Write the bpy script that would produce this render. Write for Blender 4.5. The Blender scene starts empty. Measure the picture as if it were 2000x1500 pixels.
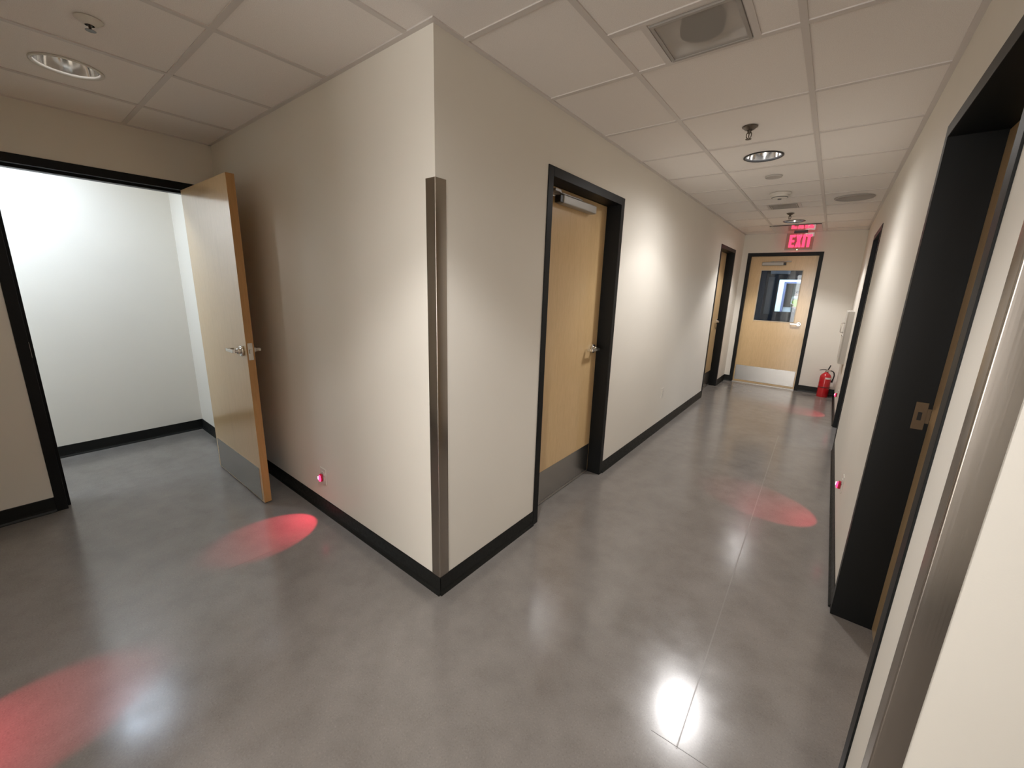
import bpy, bmesh, math, random
from mathutils import Vector, Matrix
random.seed(7)
SC = bpy.context.scene
COL = SC.collection
PI = math.pi

# ------------------------------------------------------------------ camera
CAM_LOC = (1.3225, -1.1570, 1.5389)
PITCH, ROLL, YAW, FPX = -0.2258, -0.0309, 0.6604, 779.72
def _cam_matrix():
    a, b, c = PITCH, ROLL, YAW
    R = Matrix.Rotation(c, 3, 'Z') @ Matrix.Rotation(a, 3, 'X') @ Matrix.Rotation(b, 3, 'Y')
    right, fwd, up = R.col[0], R.col[1], R.col[2]
    M = Matrix((right, up, -fwd)).transposed().to_4x4()
    M.translation = Vector(CAM_LOC)
    return M
cam_data = bpy.data.cameras.new('camera')
cam = bpy.data.objects.new('camera', cam_data)
COL.objects.link(cam)
cam.matrix_world = _cam_matrix()
cam_data.sensor_fit = 'HORIZONTAL'
cam_data.sensor_width = 36.0
cam_data.lens = FPX / 2000.0 * 36.0
cam_data.shift_x = -2.16 / 2000.0
cam_data.shift_y = -12.86 / 2000.0
cam_data.clip_start = 0.02
SC.camera = cam

# ------------------------------------------------------------------ world, exposure
world = bpy.data.worlds.new('world')
SC.world = world
world.use_nodes = True
world.node_tree.nodes['Background'].inputs['Color'].default_value = (0.01, 0.011, 0.013, 1)
world.node_tree.nodes['Background'].inputs['Strength'].default_value = 0.3
SC.view_settings.view_transform = 'Standard'
SC.view_settings.look = 'None'
SC.view_settings.gamma = 1.0
SC.view_settings.use_curve_mapping = False
SC.view_settings.exposure = 0.74
try:
    SC.cycles.max_bounces = 14
    SC.cycles.diffuse_bounces = 12
    SC.cycles.glossy_bounces = 5
    SC.cycles.sample_clamp_indirect = 4.0
    SC.cycles.caustics_reflective = False
    SC.cycles.caustics_refractive = False
except Exception:
    pass

# light levels (the lamps themselves are built with their fittings below)
HALL_COL = (1.0, 0.978, 0.972)
HALL_W = 64.0          # each lit recessed hall lamp
HALL_LEFT_W = 4.5      # the dimmer lamp by the open door
COOL_COL = (0.70, 0.83, 1.0)
STORE_W = 11.8         # bright fitting in the room behind the open door
NIGHT_W = 8.0
SOUTH_W = 52.0        # light added far behind the camera, at made-up glazed lobby doors

# ------------------------------------------------------------------ measures
H = 2.4771      # ceiling
W = 1.5666      # hallway width
E = 6.734      # end wall
L = 2.4684      # face of the wall that holds the open door
T = 0.155       # wall thickness
BACK = -1.72    # wall behind the camera
DH = 2.185      # door frame outer height
DW = 1.016      # door frame outer width
FW = 0.051      # frame face
YD1, YD2 = 0.7991, 5.1115
XE = 0.0853
YR1 = 4.8633     # far right doorway, far side
YR2 = 1.2101    # near right doorway, far side
YR2N = 0.135
YRC = -0.061    # end of the right wall
OPA, OPB = -1.129, -0.125   # open doorway, outer frame in y

# ------------------------------------------------------------------ mesh helpers
def new_bm():
    return bmesh.new()
def box(bm, x0, x1, y0, y1, z0, z1, M=None):
    if x0 > x1: x0, x1 = x1, x0
    if y0 > y1: y0, y1 = y1, y0
    if z0 > z1: z0, z1 = z1, z0
    c = [(x0,y0,z0),(x1,y0,z0),(x1,y1,z0),(x0,y1,z0),(x0,y0,z1),(x1,y0,z1),(x1,y1,z1),(x0,y1,z1)]
    v = [bm.verts.new(M @ Vector(p) if M else p) for p in c]
    for f in ((3,2,1,0),(4,5,6,7),(0,1,5,4),(1,2,6,5),(2,3,7,6),(3,0,4,7)):
        bm.faces.new([v[i] for i in f])
    return v
def frame_axes(d):
    d = Vector(d).normalized()
    a = Vector((0,0,1)) if abs(d.z) < .9 else Vector((1,0,0))
    u = d.cross(a).normalized()
    return u, d.cross(u).normalized()
def tube(bm, pts, r, n=12, caps=True):
    """round bar through pts; r is one radius or one per point"""
    rs = r if isinstance(r, (list, tuple)) else [r]*len(pts)
    P = [Vector(p) for p in pts]
    rings = []
    u = None
    for i, p in enumerate(P):
        d = (P[min(i+1, len(P)-1)] - P[max(i-1, 0)]).normalized()
        if u is None:
            u, w = frame_axes(d)
        else:
            u = (u - d*u.dot(d)).normalized()
            w = d.cross(u)
        rings.append([bm.verts.new(p + (u*math.cos(2*PI*k/n) + w*math.sin(2*PI*k/n))*rs[i]) for k in range(n)])
    for a, b in zip(rings, rings[1:]):
        for k in range(n):
            bm.faces.new((a[k], a[(k+1)%n], b[(k+1)%n], b[k]))
    if caps:
        bm.faces.new(rings[0][::-1]); bm.faces.new(rings[-1])
    return rings
def lathe(bm, prof, c=(0,0,0), n=32, close_ends=True, axis='Z'):
    """prof: list of (radius, height)"""
    rings = []
    for r, h in prof:
        ring = []
        if r < 1e-6:
            p = {'Z': (0,0,h), 'X': (h,0,0), 'Y': (0,h,0)}[axis]
            ring = [bm.verts.new(Vector(c)+Vector(p))]
        else:
            for k in range(n):
                a = 2*PI*k/n
                p = {'Z': (r*math.cos(a), r*math.sin(a), h), 'X': (h, r*math.cos(a), r*math.sin(a)), 'Y': (r*math.sin(a), h, r*math.cos(a))}[axis]
                ring.append(bm.verts.new(Vector(c)+Vector(p)))
        rings.append(ring)
    for a, b in zip(rings, rings[1:]):
        if len(a) == 1 and len(b) == 1: continue
        for k in range(n):
            if len(a) == 1: bm.faces.new((a[0], b[(k+1)%n], b[k]))
            elif len(b) == 1: bm.faces.new((a[k], a[(k+1)%n], b[0]))
            else: bm.faces.new((a[k], a[(k+1)%n], b[(k+1)%n], b[k]))
    if close_ends:
        if len(rings[0]) > 1: bm.faces.new(rings[0][::-1])
        if len(rings[-1]) > 1: bm.faces.new(rings[-1])
def obj(name, bm, mat, parent=None, smooth=False, bevel=0, loc=None):
    bmesh.ops.recalc_face_normals(bm, faces=bm.faces)
    me = bpy.data.meshes.new(name)
    bm.to_mesh(me); bm.free()
    for m in (mat if isinstance(mat, (list, tuple)) else [mat]):
        me.materials.append(m)
    o = bpy.data.objects.new(name, me)
    COL.objects.link(o)
    if loc: o.location = loc
    if parent: o.parent = parent
    if smooth:
        for p in me.polygons: p.use_smooth = True
    if bevel:
        b = o.modifiers.new('bevel', 'BEVEL')
        b.width = bevel; b.segments = 3; b.limit_method = 'ANGLE'; b.angle_limit = math.radians(35)
        if smooth: b.harden_normals = False
    return o
def smooth_by_angle(o, deg=35):
    me = o.data
    for p in me.polygons: p.use_smooth = True
    bm = bmesh.new(); bm.from_mesh(me)
    for e in bm.edges:
        if len(e.link_faces) == 2 and e.calc_face_angle(0) > math.radians(deg):
            e.smooth = False
    bm.to_mesh(me); bm.free()
    return o
def bxo(name, dims, mat, parent=None, bevel=0):
    bm = new_bm(); box(bm, *dims)
    return obj(name, bm, mat, parent, bevel=bevel)
def empty(name, loc, rz=0, label=None, cat=None, group=None, kind=None):
    o = bpy.data.objects.new(name, None)
    o.empty_display_size = .1
    COL.objects.link(o)
    o.location = loc; o.rotation_euler = (0, 0, rz)
    tag(o, label, cat, group, kind)
    return o
def tag(o, label=None, cat=None, group=None, kind=None):
    if label: o['label'] = label
    if cat: o['category'] = cat
    if group: o['group'] = group
    if kind: o['kind'] = kind
    return o
def struct(name, bm, mat, smooth=False, bevel=0):
    return tag(obj(name, bm, mat, None, smooth, bevel), kind='structure')
def copy_tree(o, parent=None):
    c = o.copy(); COL.objects.link(c)
    if parent: c.parent = parent
    for ch in list(o.children): copy_tree(ch, c)
    return c

# ------------------------------------------------------------------ materials
def mat(name, color=(.5,.5,.5), rough=.5, metal=0, spec=.5, coat=0, coat_rough=.1):
    m = bpy.data.materials.new(name); m.use_nodes = True
    b = m.node_tree.nodes['Principled BSDF']
    b.inputs['Base Color'].default_value = (*color, 1)
    b.inputs['Roughness'].default_value = rough
    b.inputs['Metallic'].default_value = metal
    b.inputs['Specular IOR Level'].default_value = spec
    b.inputs['Coat Weight'].default_value = coat
    b.inputs['Coat Roughness'].default_value = coat_rough
    return m, m.node_tree.nodes, m.node_tree.links, b
def noise(N, Lk, scale, detail=4, rough=.5, vec=None, stretch=None):
    n = N.new('ShaderNodeTexNoise')
    n.inputs['Scale'].default_value = scale
    n.inputs['Detail'].default_value = detail
    n.inputs['Roughness'].default_value = rough
    g = N.new('ShaderNodeNewGeometry')
    src = g.outputs['Position']
    if stretch:
        mp = N.new('ShaderNodeMapping'); mp.inputs['Scale'].default_value = stretch
        Lk.new(src, mp.inputs['Vector']); src = mp.outputs['Vector']
    Lk.new(src, n.inputs['Vector'])
    return n
def ramp(N, Lk, src, stops):
    r = N.new('ShaderNodeValToRGB')
    els = r.color_ramp.elements
    while len(els) < len(stops): els.new(.5)
    for e, (p, c) in zip(els, stops):
        e.position = p; e.color = (*c, 1) if len(c) == 3 else c
    Lk.new(src, r.inputs['Fac'])
    return r
def bump(N, Lk, b, src, strength, dist=.002):
    n = N.new('ShaderNodeBump')
    n.inputs['Strength'].default_value = strength
    n.inputs['Distance'].default_value = dist
    Lk.new(src, n.inputs['Height']); Lk.new(n.outputs['Normal'], b.inputs['Normal'])
    return n

def m_paint(name, c):
    m, N, K, b = mat(name, c, .55, spec=.35)
    n1 = noise(N, K, 1.3, 3)
    r = ramp(N, K, n1.outputs['Fac'], [(.3, tuple(x*.975 for x in c)), (.7, tuple(min(1, x*1.02) for x in c))])
    K.new(r.outputs['Color'], b.inputs['Base Color'])
    n2 = noise(N, K, 260, 4, .6)
    bump(N, K, b, n2.outputs['Fac'], .12, .0012)
    return m
PAINT = m_paint('wall_paint', (.76, .725, .655))
PAINT_UNLIT = m_paint('unlit_wall_paint', (.16, .18, .24))  # wall paint darkened and blued to stand in for an unlit room

m, N, K, b = mat('ceiling_tile', (.70, .66, .62), .85, spec=.2)
n1 = noise(N, K, 420, 5, .75)
r = ramp(N, K, n1.outputs['Fac'], [(.36, (.72,.68,.645)), (.5, (.84,.80,.765)), (.68, (.90,.865,.825))])
K.new(r.outputs['Color'], b.inputs['Base Color'])
bump(N, K, b, n1.outputs['Fac'], .35, .002)
TILE = m
TEE, *_ = mat('ceiling_grid_paint', (.64, .60, .57), .5)
WHITE, *_ = mat('white_plastic', (.68, .65, .59), .4)
WHITE_GLOSS, *_ = mat('glossy_white_panel', (.42, .38, .35), .06, coat=1, coat_rough=.03)
BLACK, N, K, b = mat('black_frame_paint', (.0055, .006, .006), .42, spec=.22)
n1 = noise(N, K, 300, 2); bump(N, K, b, n1.outputs['Fac'], .08, .001)
RUBBER, N, K, b = mat('black_rubber_base', (.008, .0085, .0075), .42, spec=.25)
n1 = noise(N, K, 60, 3)
r = ramp(N, K, n1.outputs['Fac'], [(.3, (.38,)*3), (.7, (.52,)*3)]); K.new(r.outputs['Color'], b.inputs['Roughness'])

m, N, K, b = mat('maple_veneer', (.5, .33, .16), .30, spec=.4, coat=.8, coat_rough=.13)
g1 = noise(N, K, 3.2, 6, .6, stretch=(9, 9, .7))
g2 = noise(N, K, 30, 5, .7, stretch=(9, 9, .35))
r1 = ramp(N, K, g1.outputs['Fac'], [(.3, (.68, .475, .245)), (.5, (.71, .50, .262)), (.7, (.66, .46, .236))])
r2 = ramp(N, K, g2.outputs['Fac'], [(.35, (.90, .885, .86)), (.65, (1.03, 1.03, 1.03))])
mx = N.new('ShaderNodeMixRGB'); mx.blend_type = 'MULTIPLY'; mx.inputs['Fac'].default_value = 1
K.new(r1.outputs['Color'], mx.inputs['Color1']); K.new(r2.outputs['Color'], mx.inputs['Color2'])
K.new(mx.outputs['Color'], b.inputs['Base Color'])
MAPLE = m
m, N, K, b = mat('maple_edge_band', (.42, .225, .085), .42, spec=.3)
g1 = noise(N, K, 20, 4, .6, stretch=(6, 6, .5))
r1 = ramp(N, K, g1.outputs['Fac'], [(.3, (.40, .215, .08)), (.7, (.46, .25, .10))]); K.new(r1.outputs['Color'], b.inputs['Base Color'])
MAPLE_EDGE = m

def m_steel(name, c, rough, st):
    m, N, K, b = mat(name, c, rough, metal=1)
    g = noise(N, K, 500, 3, .6, stretch=st)
    r = ramp(N, K, g.outputs['Fac'], [(.3, (rough*.9,)*3), (.7, (rough*1.1,)*3)]); K.new(r.outputs['Color'], b.inputs['Roughness'])
    return m
STEEL = m_steel('brushed_stainless', (.44, .40, .36), .22, (1, 1, .01))
STEEL_KICK, *_ = mat('brushed_kick_plate', (.50, .485, .46), .27, metal=1)
NICKEL, *_ = mat('satin_nickel', (.66, .63, .58), .2, metal=1)
CHROME, *_ = mat('reflector_aluminium', (.86, .86, .86), .12, metal=1)
ALU, *_ = mat('aluminium_threshold', (.62, .60, .56), .35, metal=1)
CLOSER, *_ = mat('closer_cover_paint', (.36, .34, .31), .38, metal=.3)
DARK, *_ = mat('dark_metal', (.03, .03, .03), .35, metal=.6)
SPR, *_ = mat('sprinkler_metal', (.12, .10, .08), .35, metal=.8)
RED, *_ = mat('red_enamel', (.52, .012, .018), .22, spec=.5, coat=.6, coat_rough=.06)
RED_DK, *_ = mat('dark_red_band', (.10, .006, .008), .4)
HOSE, *_ = mat('black_rubber_hose', (.012, .012, .013), .5)
LABEL, *_ = mat('pale_label', (.75, .72, .68), .4)
GREY_SLOT, *_ = mat('grey_slot', (.10, .095, .09), .5)
PERF, N, K, b = mat('perforated_face', (.62, .58, .54), .5)
tr = N.new('ShaderNodeBsdfTransparent'); ms = N.new('ShaderNodeMixShader'); ms.inputs['Fac'].default_value = .55
K.new(b.outputs['BSDF'], ms.inputs[1]); K.new(tr.outputs['BSDF'], ms.inputs[2])
K.new(ms.outputs['Shader'], N['Material Output'].inputs['Surface'])
PLENUM, *_ = mat('plenum_lining', (.80, .76, .71), .7)
DUCT, *_ = mat('duct_black', (.015, .014, .013), .7)
SPEAK, *_ = mat('speaker_grille', (.36, .335, .31), .55)
CABI, *_ = mat('cabinet_enamel', (.52, .49, .44), .35)

def m_glass(name, tint=(.9,.95,1), fac=.1):
    m, N, K, b = mat(name)
    t = N.new('ShaderNodeBsdfTransparent'); t.inputs['Color'].default_value = (*tint, 1)
    g = N.new('ShaderNodeBsdfGlossy'); g.inputs['Roughness'].default_value = .02
    s = N.new('ShaderNodeMixShader')
    lw = N.new('ShaderNodeFresnel'); lw.inputs['IOR'].default_value = 1.45
    K.new(lw.outputs['Fac'], s.inputs['Fac']); K.new(t.outputs['BSDF'], s.inputs[1]); K.new(g.outputs['BSDF'], s.inputs[2])
    K.new(s.outputs['Shader'], N['Material Output'].inputs['Surface'])
    return m
GLASS = m_glass('clear_glass', (.88, .93, .97))
ACRYL = m_glass('clear_acrylic', (.80, .77, .74))

def m_emit(name, c, s):
    m, N, K, b = mat(name, (0,0,0), .4)
    b.inputs['Emission Color'].default_value = (*c, 1)
    b.inputs['Emission Strength'].default_value = s
    return m
EXIT_RED = m_emit('exit_letters_glow', (1.0, .035, .10), 1.5)
GREEN = m_emit('green_indicator', (.3, 1.0, .4), 5)
NIGHT = m_emit('red_lamp_lens', (1.0, .03, .12), 2.4)
NIGHT_HOT = m_emit('red_lamp_core', (1.0, .45, .6), 3.0)
BULB = m_emit('lamp_tube', HALL_COL, 14)
BULB_DIM = m_emit('lamp_tube_dim', HALL_COL, 1.2)
COOLPANEL = m_emit('cool_diffuser', COOL_COL, 6.0)

# polished concrete
m, N, K, b = mat('polished_concrete', (.24, .22, .195), .2, spec=.9)
big = noise(N, K, .9, 5, .55)
rb = ramp(N, K, big.outputs['Fac'], [(.28, (.176, .161, .147)), (.5, (.208, .191, .175)), (.72, (.236, .217, .200))])
med = noise(N, K, 7, 6, .65)
rm = ramp(N, K, med.outputs['Fac'], [(.3, (.88,.875,.87)), (.55, (1,1,1)), (.75, (1.07,1.065,1.06))])
mx = N.new('ShaderNodeMixRGB'); mx.blend_type = 'MULTIPLY'; mx.inputs['Fac'].default_value = 1
K.new(rb.outputs['Color'], mx.inputs['Color1']); K.new(rm.outputs['Color'], mx.inputs['Color2'])
fine = noise(N, K, 160, 3, .7)
rf = ramp(N, K, fine.outputs['Fac'], [(.30, (.80,.795,.79)), (.42, (.98,.98,.98)), (.58, (1.02,1.02,1.02)), (.74, (1.3,1.295,1.29))])
mx2 = N.new('ShaderNodeMixRGB'); mx2.blend_type = 'MULTIPLY'; mx2.inputs['Fac'].default_value = 1.0
K.new(mx.outputs['Color'], mx2.inputs['Color1']); K.new(rf.outputs['Color'], mx2.inputs['Color2'])
K.new(mx2.outputs['Color'], b.inputs['Base Color'])
rr = ramp(N, K, med.outputs['Fac'], [(.3, (.16,)*3), (.7, (.23,)*3)])
K.new(rr.outputs['Color'], b.inputs['Roughness'])
bump(N, K, b, fine.outputs['Fac'], .10, .0008)
FLOOR = m
JOINT, *_ = mat('joint_filler', (.16, .148, .135), .3)
JOINT_LT, *_ = mat('pale_joint_filler', (.235, .22, .203), .27)

# ------------------------------------------------------------------ floor
bm = new_bm(); box(bm, -4.6, 5.2, -5.3, 26.2, -.12, 0)
struct('floor', bm, FLOOR)
def joint(name, a, c, w, mt):
    a, c = Vector(a), Vector(c); d = (c-a).normalized(); n = Vector((-d.y, d.x, 0))*w/2
    bm = new_bm()
    lo = [bm.verts.new(p + Vector((0,0,-.003))) for p in (a-n, c-n, c+n, a+n)]
    hi = [bm.verts.new(p + Vector((0,0,.0006))) for p in (a-n, c-n, c+n, a+n)]
    bm.faces.new(hi); bm.faces.new(lo[::-1])
    for i in range(4): bm.faces.new((lo[i], lo[(i+1)%4], hi[(i+1)%4], hi[i]))
    return struct(name, bm, mt)
joint('trim_1', (1.148, .05, 0), (1.09, 4.0, 0), .005, JOINT_LT)
joint('trim_2', (1.06, .053, 0), (1.30, .062, 0), .0018, JOINT)
joint('trim_3', (-.978, -.03, 0), (-1.006, -.63, 0), .002, JOINT_LT)

# ------------------------------------------------------------------ walls
def wall_y(name, xa, xb, y0, y1, z1, openings, mt=PAINT):
    """wall running along y, from xa to xb thick; openings: (ya, yb, top)"""
    bm = new_bm(); y = y0
    for a, c, t in sorted(openings):
        box(bm, xa, xb, y, a, 0, z1); box(bm, xa, xb, a, c, t, z1); y = c
    box(bm, xa, xb, y, y1, 0, z1)
    return struct(name, bm, mt)
def wall_x(name, ya, yb, x0, x1, z1, openings, mt=PAINT):
    bm = new_bm(); x = x0
    for a, c, t in sorted(openings):
        box(bm, x, a, ya, yb, 0, z1); box(bm, a, c, ya, yb, t, z1); x = c
    box(bm, x, x1, ya, yb, 0, z1)
    return struct(name, bm, mt)
g = .02
WH = H + .25
wall_y('wall_left', -T, 0, 0, E, WH, [(YD1+g, YD1+DW-g, DH-g), (YD2+g, YD2+DW-g, DH-g)])
wall_x('wall_corner', 0, T, -L, -T, WH, [])
wall_y('wall_west', -L-T, -L, BACK, T, WH, [(OPA+g, OPB-g, DH-g)])
wall_y('wall_right', W, W+T, YRC, E, WH, [(YR2N+g, YR2-g, DH-g), (YR1-DW+g, YR1-g, DH-g)])
wall_x('wall_end', E, E+T, -T, W+T, WH, [(XE+g, XE+DW-g, DH-g)])
wall_x('wall_east', YRC, YRC+T, W+T, 5.0, WH, [])
wall_x('wall_south', BACK-T, BACK, -L-T, 5.0, WH, [(0, W, H-.02)])  # opening to a lobby added behind the camera for its light
wall_y('wall_lobby_west', -T, 0, -5.0, BACK-T, WH, [])
wall_y('wall_lobby_east', W, W+T, -5.0, BACK-T, WH, [])
wall_x('wall_lobby_south', -5.0-T, -5.0, -T, W+T, WH, [(.05, W-.05, 2.3)])  # hole for the made-up glazed doors
wall_y('wall_far_east', 5.0, 5.0+T, BACK-T, YRC+T, WH, [])
# room behind the open door
wall_y('wall_store_back', -3.6-T, -3.6, -2.3, -.035+T, WH, [])
wall_x('wall_store_side', -.035, -.035+T, -3.6, -L-T, WH, [])
wall_x('wall_store_south', -2.3-T, -2.3, -3.6-T, -L-T, WH, [])
wall_y('wall_store_front', -L-T, -L-T+.1, -2.3, BACK-T, WH, [])
# rooms behind the right doorways
wall_y('wall_room_east', 4.2, 4.2+T, YRC+T, E, WH, [])
wall_x('wall_room_divide', 2.6, 2.6+.1, W+T, 4.2, WH, [])
wall_x('wall_room_north', E, E+T, W+T, 4.2+T, WH, [])
# beyond the end door
wall_y('wall_vestibule_west', -.9, -.9+.1, E+T, 8.6, WH, [], PAINT_UNLIT)
wall_y('wall_vestibule_east', 2.2, 2.3, E+T, 8.6, WH, [], PAINT_UNLIT)
wall_x('wall_vestibule_north', 8.6, 8.7, -.9, 2.3, WH, [(.18, 1.30, 2.1)], PAINT_UNLIT)
wall_y('wall_far_room_west', -1.4, -1.3, 8.7, 24, WH, [])
wall_y('wall_far_room_east', 2.6, 2.7, 8.7, 24, WH, [])
wall_x('wall_far_room_north', 11.2, 11.3, -1.4, 2.7, WH, [(.306, 1.186, 1.83)])
wall_x('wall_far_hall_north', 24, 24.1, -1.4, 2.7, WH, [])

# ------------------------------------------------------------------ ceiling
GX = [.473 + .612*k for k in range(-8, 9)]
GX = [round(x, 4) for x in GX]
GY = [.1503 + .623*k for k in range(-5, 19)]
LAMPS = {'hall_near': (.773, 2.350, .112), 'hall_far': (.752, 5.52, .112), 'left': (-1.690, -.777, .112), 'behind': (.772, -.80, .112), 'east': (3.0, -.80, .112)}
holes = [v for v in LAMPS.values()]
rects = [(.632, .926, .480, .762), (.611, .860, 4.225, 4.489)]     # air diffusers
def rect_hole_outer(x0, x1, y0, y1, cx, cy, ang):
    dx, dy = math.cos(ang), math.sin(ang)
    t = 1e9
    if dx > 1e-9: t = min(t, (x1-cx)/dx)
    if dx < -1e-9: t = min(t, (x0-cx)/dx)
    if dy > 1e-9: t = min(t, (y1-cy)/dy)
    if dy < -1e-9: t = min(t, (y0-cy)/dy)
    return cx+dx*t, cy+dy*t
def ceiling_piece(bm, x0, x1, y0, y1, z):
    for cx, cy, r in holes:
        if x0 < cx < x1 and y0 < cy < y1:
            angs = sorted(set([2*PI*k/48 for k in range(48)] + [math.atan2(yy-cy, xx-cx) % (2*PI) for xx in (x0, x1) for yy in (y0, y1)]))
            inn = [bm.verts.new((cx+r*math.cos(a), cy+r*math.sin(a), z)) for a in angs]
            up = [bm.verts.new((cx+r*math.cos(a), cy+r*math.sin(a), z+.02)) for a in angs]
            out = [bm.verts.new((*rect_hole_outer(x0, x1, y0, y1, cx, cy, a), z)) for a in angs]
            n = len(angs)
            for k in range(n):
                bm.faces.new((inn[k], out[k], out[(k+1)%n], inn[(k+1)%n]))
                bm.faces.new((inn[k], inn[(k+1)%n], up[(k+1)%n], up[k]))
            return
    for a, c, d, e in rects:
        if x0 < (a+c)/2 < x1 and y0 < (d+e)/2 < y1:
            for q in ((x0, a, y0, y1), (c, x1, y0, y1), (a, c, y0, d), (a, c, e, y1)):
                if q[1]-q[0] > 1e-4 and q[3]-q[2] > 1e-4:
                    v = [bm.verts.new(p) for p in ((q[0],q[2],z),(q[1],q[2],z),(q[1],q[3],z),(q[0],q[3],z))]
                    bm.faces.new(v)
            return
    v = [bm.verts.new(p) for p in ((x0,y0,z),(x1,y0,z),(x1,y1,z),(x0,y1,z))]
    bm.faces.new(v)
def clip_lines(a, lines, b):
    return [a] + [x for x in lines if a+.001 < x < b-.001] + [b]
# ceiling areas: hallway, cross hallway (west part), crossing + east part
AREAS = [(0, W, 0, E), (-L, 0, BACK, 0), (0, W, BACK, 0), (W, 5.0, BACK, YRC)]
bm = new_bm()
# the area behind the corner is one field, so build by cells over the union
def inside(x, y):
    return any(a < x < b and c < y < d for a, b, c, d in AREAS)
xs = sorted(set(clip_lines(-L, GX, 5.0) + [0, W]))
ys = sorted(set(clip_lines(BACK, GY, E) + [0, YRC]))
ex = [x for x in GX if -L < x < 5.0]; 
# merge cells along grid lines only: clip each grid cell with each area
cellx = [-L] + ex + [5.0]
celly = [BACK] + [y for y in GY if BACK < y < E] + [E]
for i in range(len(cellx)-1):
    for j in range(len(celly)-1):
        for a, b_, c, d in [(0, W, BACK, E), (-L, 0, BACK, 0), (W, 5.0, BACK, YRC)]:
            x0, x1 = max(cellx[i], a), min(cellx[i+1], b_)
            y0, y1 = max(celly[j], c), min(celly[j+1], d)
            if x1-x0 > .001 and y1-y0 > .001:
                # split cells that carry both halves of a diffuser row
                ceiling_piece(bm, x0, x1, y0, y1, H+.004)
ceil = struct('ceiling', bm, TILE)
# keep the solid slab above so that nothing leaks in
bm = new_bm()
box(bm, -4.6, 5.2, -5.3, E+T, WH, WH+.05)
struct('ceiling_slab', bm, PLENUM)
# grid of tees
bm = new_bm()
def tee_y(x, y0, y1, w=.024):   # runs along y
    box(bm, x-w/2, x+w/2, y0, y1, H-.001, H+.010)
def tee_x(y, x0, x1, w=.024):
    box(bm, x0, x1, y-w/2, y+w/2, H-.0005, H+.010)
for x in GX:
    if 0 < x < W: tee_y(x, BACK, E)
    elif -L < x < 0: tee_y(x, BACK, 0)
    elif W < x < 5: tee_y(x, BACK, YRC)
for y in GY:
    if BACK < y < YRC: tee_x(y, -L, 5.0)
    elif YRC <= y < 0: tee_x(y, -L, W)
    elif 0 <= y < E: tee_x(y, 0, W)
tee_x(.454, GX[8], W); tee_y(.614, .454, .773); tee_y(.942, .454, .773)
tee_x(4.20, GX[8], GX[9]); tee_y(.592, 4.20, 4.51); tee_y(.880, 4.20, 4.51)
# wall angle
wa = .022
for q in ((0, wa, 0, E), (W-wa, W, YRC, E), (0, W, E-wa, E), (-L, wa, -wa, 0), (-L, -L+wa, BACK, 0), (-L, 5, BACK, BACK+wa), (W-wa, 5, YRC-wa, YRC)):
    box(bm, q[0], q[1], q[2], q[3], H-.0015, H+.0095)
obj('ceiling_grid', bm, TEE, ceil)
# ceilings of the neighbouring rooms
bm = new_bm()
box(bm, -3.6, -L-T, -2.3, -.035, H, H+.02); box(bm, W+T, 4.2, YRC+T, E, H, H+.02); box(bm, 0, W, -5.0, BACK-T, H, H+.02)
struct('ceiling_side_rooms', bm, TILE)
bm = new_bm()
box(bm, -.9, 2.3, E+T, 8.6, H, H+.02); box(bm, -1.4, 2.7, 8.6, 24, H, H+.02)
struct('ceiling_far_rooms', bm, TILE)

# ------------------------------------------------------------------ baseboards (cove base with a small toe)
BH = .102
def base_run(bm, p, q, nrm):
    """from p to q along the wall, nrm points into the room"""
    p, q, n = Vector((*p, 0)), Vector((*q, 0)), Vector((*nrm, 0))
    prof = [(0, 0), (.0135, 0), (.0125, .005), (.006, .016), (.0045, .03), (.0045, BH-.003), (.003, BH), (0, BH)]
    A = [bm.verts.new(p + n*a + Vector((0,0,z))) for a, z in prof]
    B = [bm.verts.new(q + n*a + Vector((0,0,z))) for a, z in prof]
    k = len(prof)
    for i in range(k): bm.faces.new((A[i], A[(i+1)%k], B[(i+1)%k], B[i]))
    bm.faces.new(A[::-1]); bm.faces.new(B)
def base(name, runs):
    bm = new_bm()
    for r in runs: base_run(bm, *r)
    return struct(name, bm, RUBBER)
o_ = .0135
base('baseboard_left', [((0, -o_*.3), (0, YD1), (1, 0)), ((0, YD1+DW), (0, YD2), (1, 0)), ((0, YD2+DW), (0, E), (1, 0))])
base('baseboard_corner', [((-L, 0), (.0045, 0), (0, -1))])
base('baseboard_west', [((-L, BACK), (-L, OPA), (1, 0)), ((-L, OPB), (-L, 0), (1, 0))])
base('baseboard_right', [((W, YRC), (W, YR2N), (-1, 0)), ((W, YR2), (W, YR1-DW), (-1, 0)), ((W, YR1), (W, E), (-1, 0))])
base('baseboard_end', [((0, E), (XE, E), (0, -1)), ((XE+DW, E), (W, E), (0, -1))])
base('baseboard_east', [((W-.0045, YRC), (5.0, YRC), (0, -1))])
base('baseboard_south', [((-L, BACK), (5.0, BACK), (0, 1))])
base('baseboard_store', [((-3.6, -2.3), (-3.6, -.035), (1, 0)), ((-3.6, -.035), (-L-T, -.035), (0, -1))])

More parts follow.
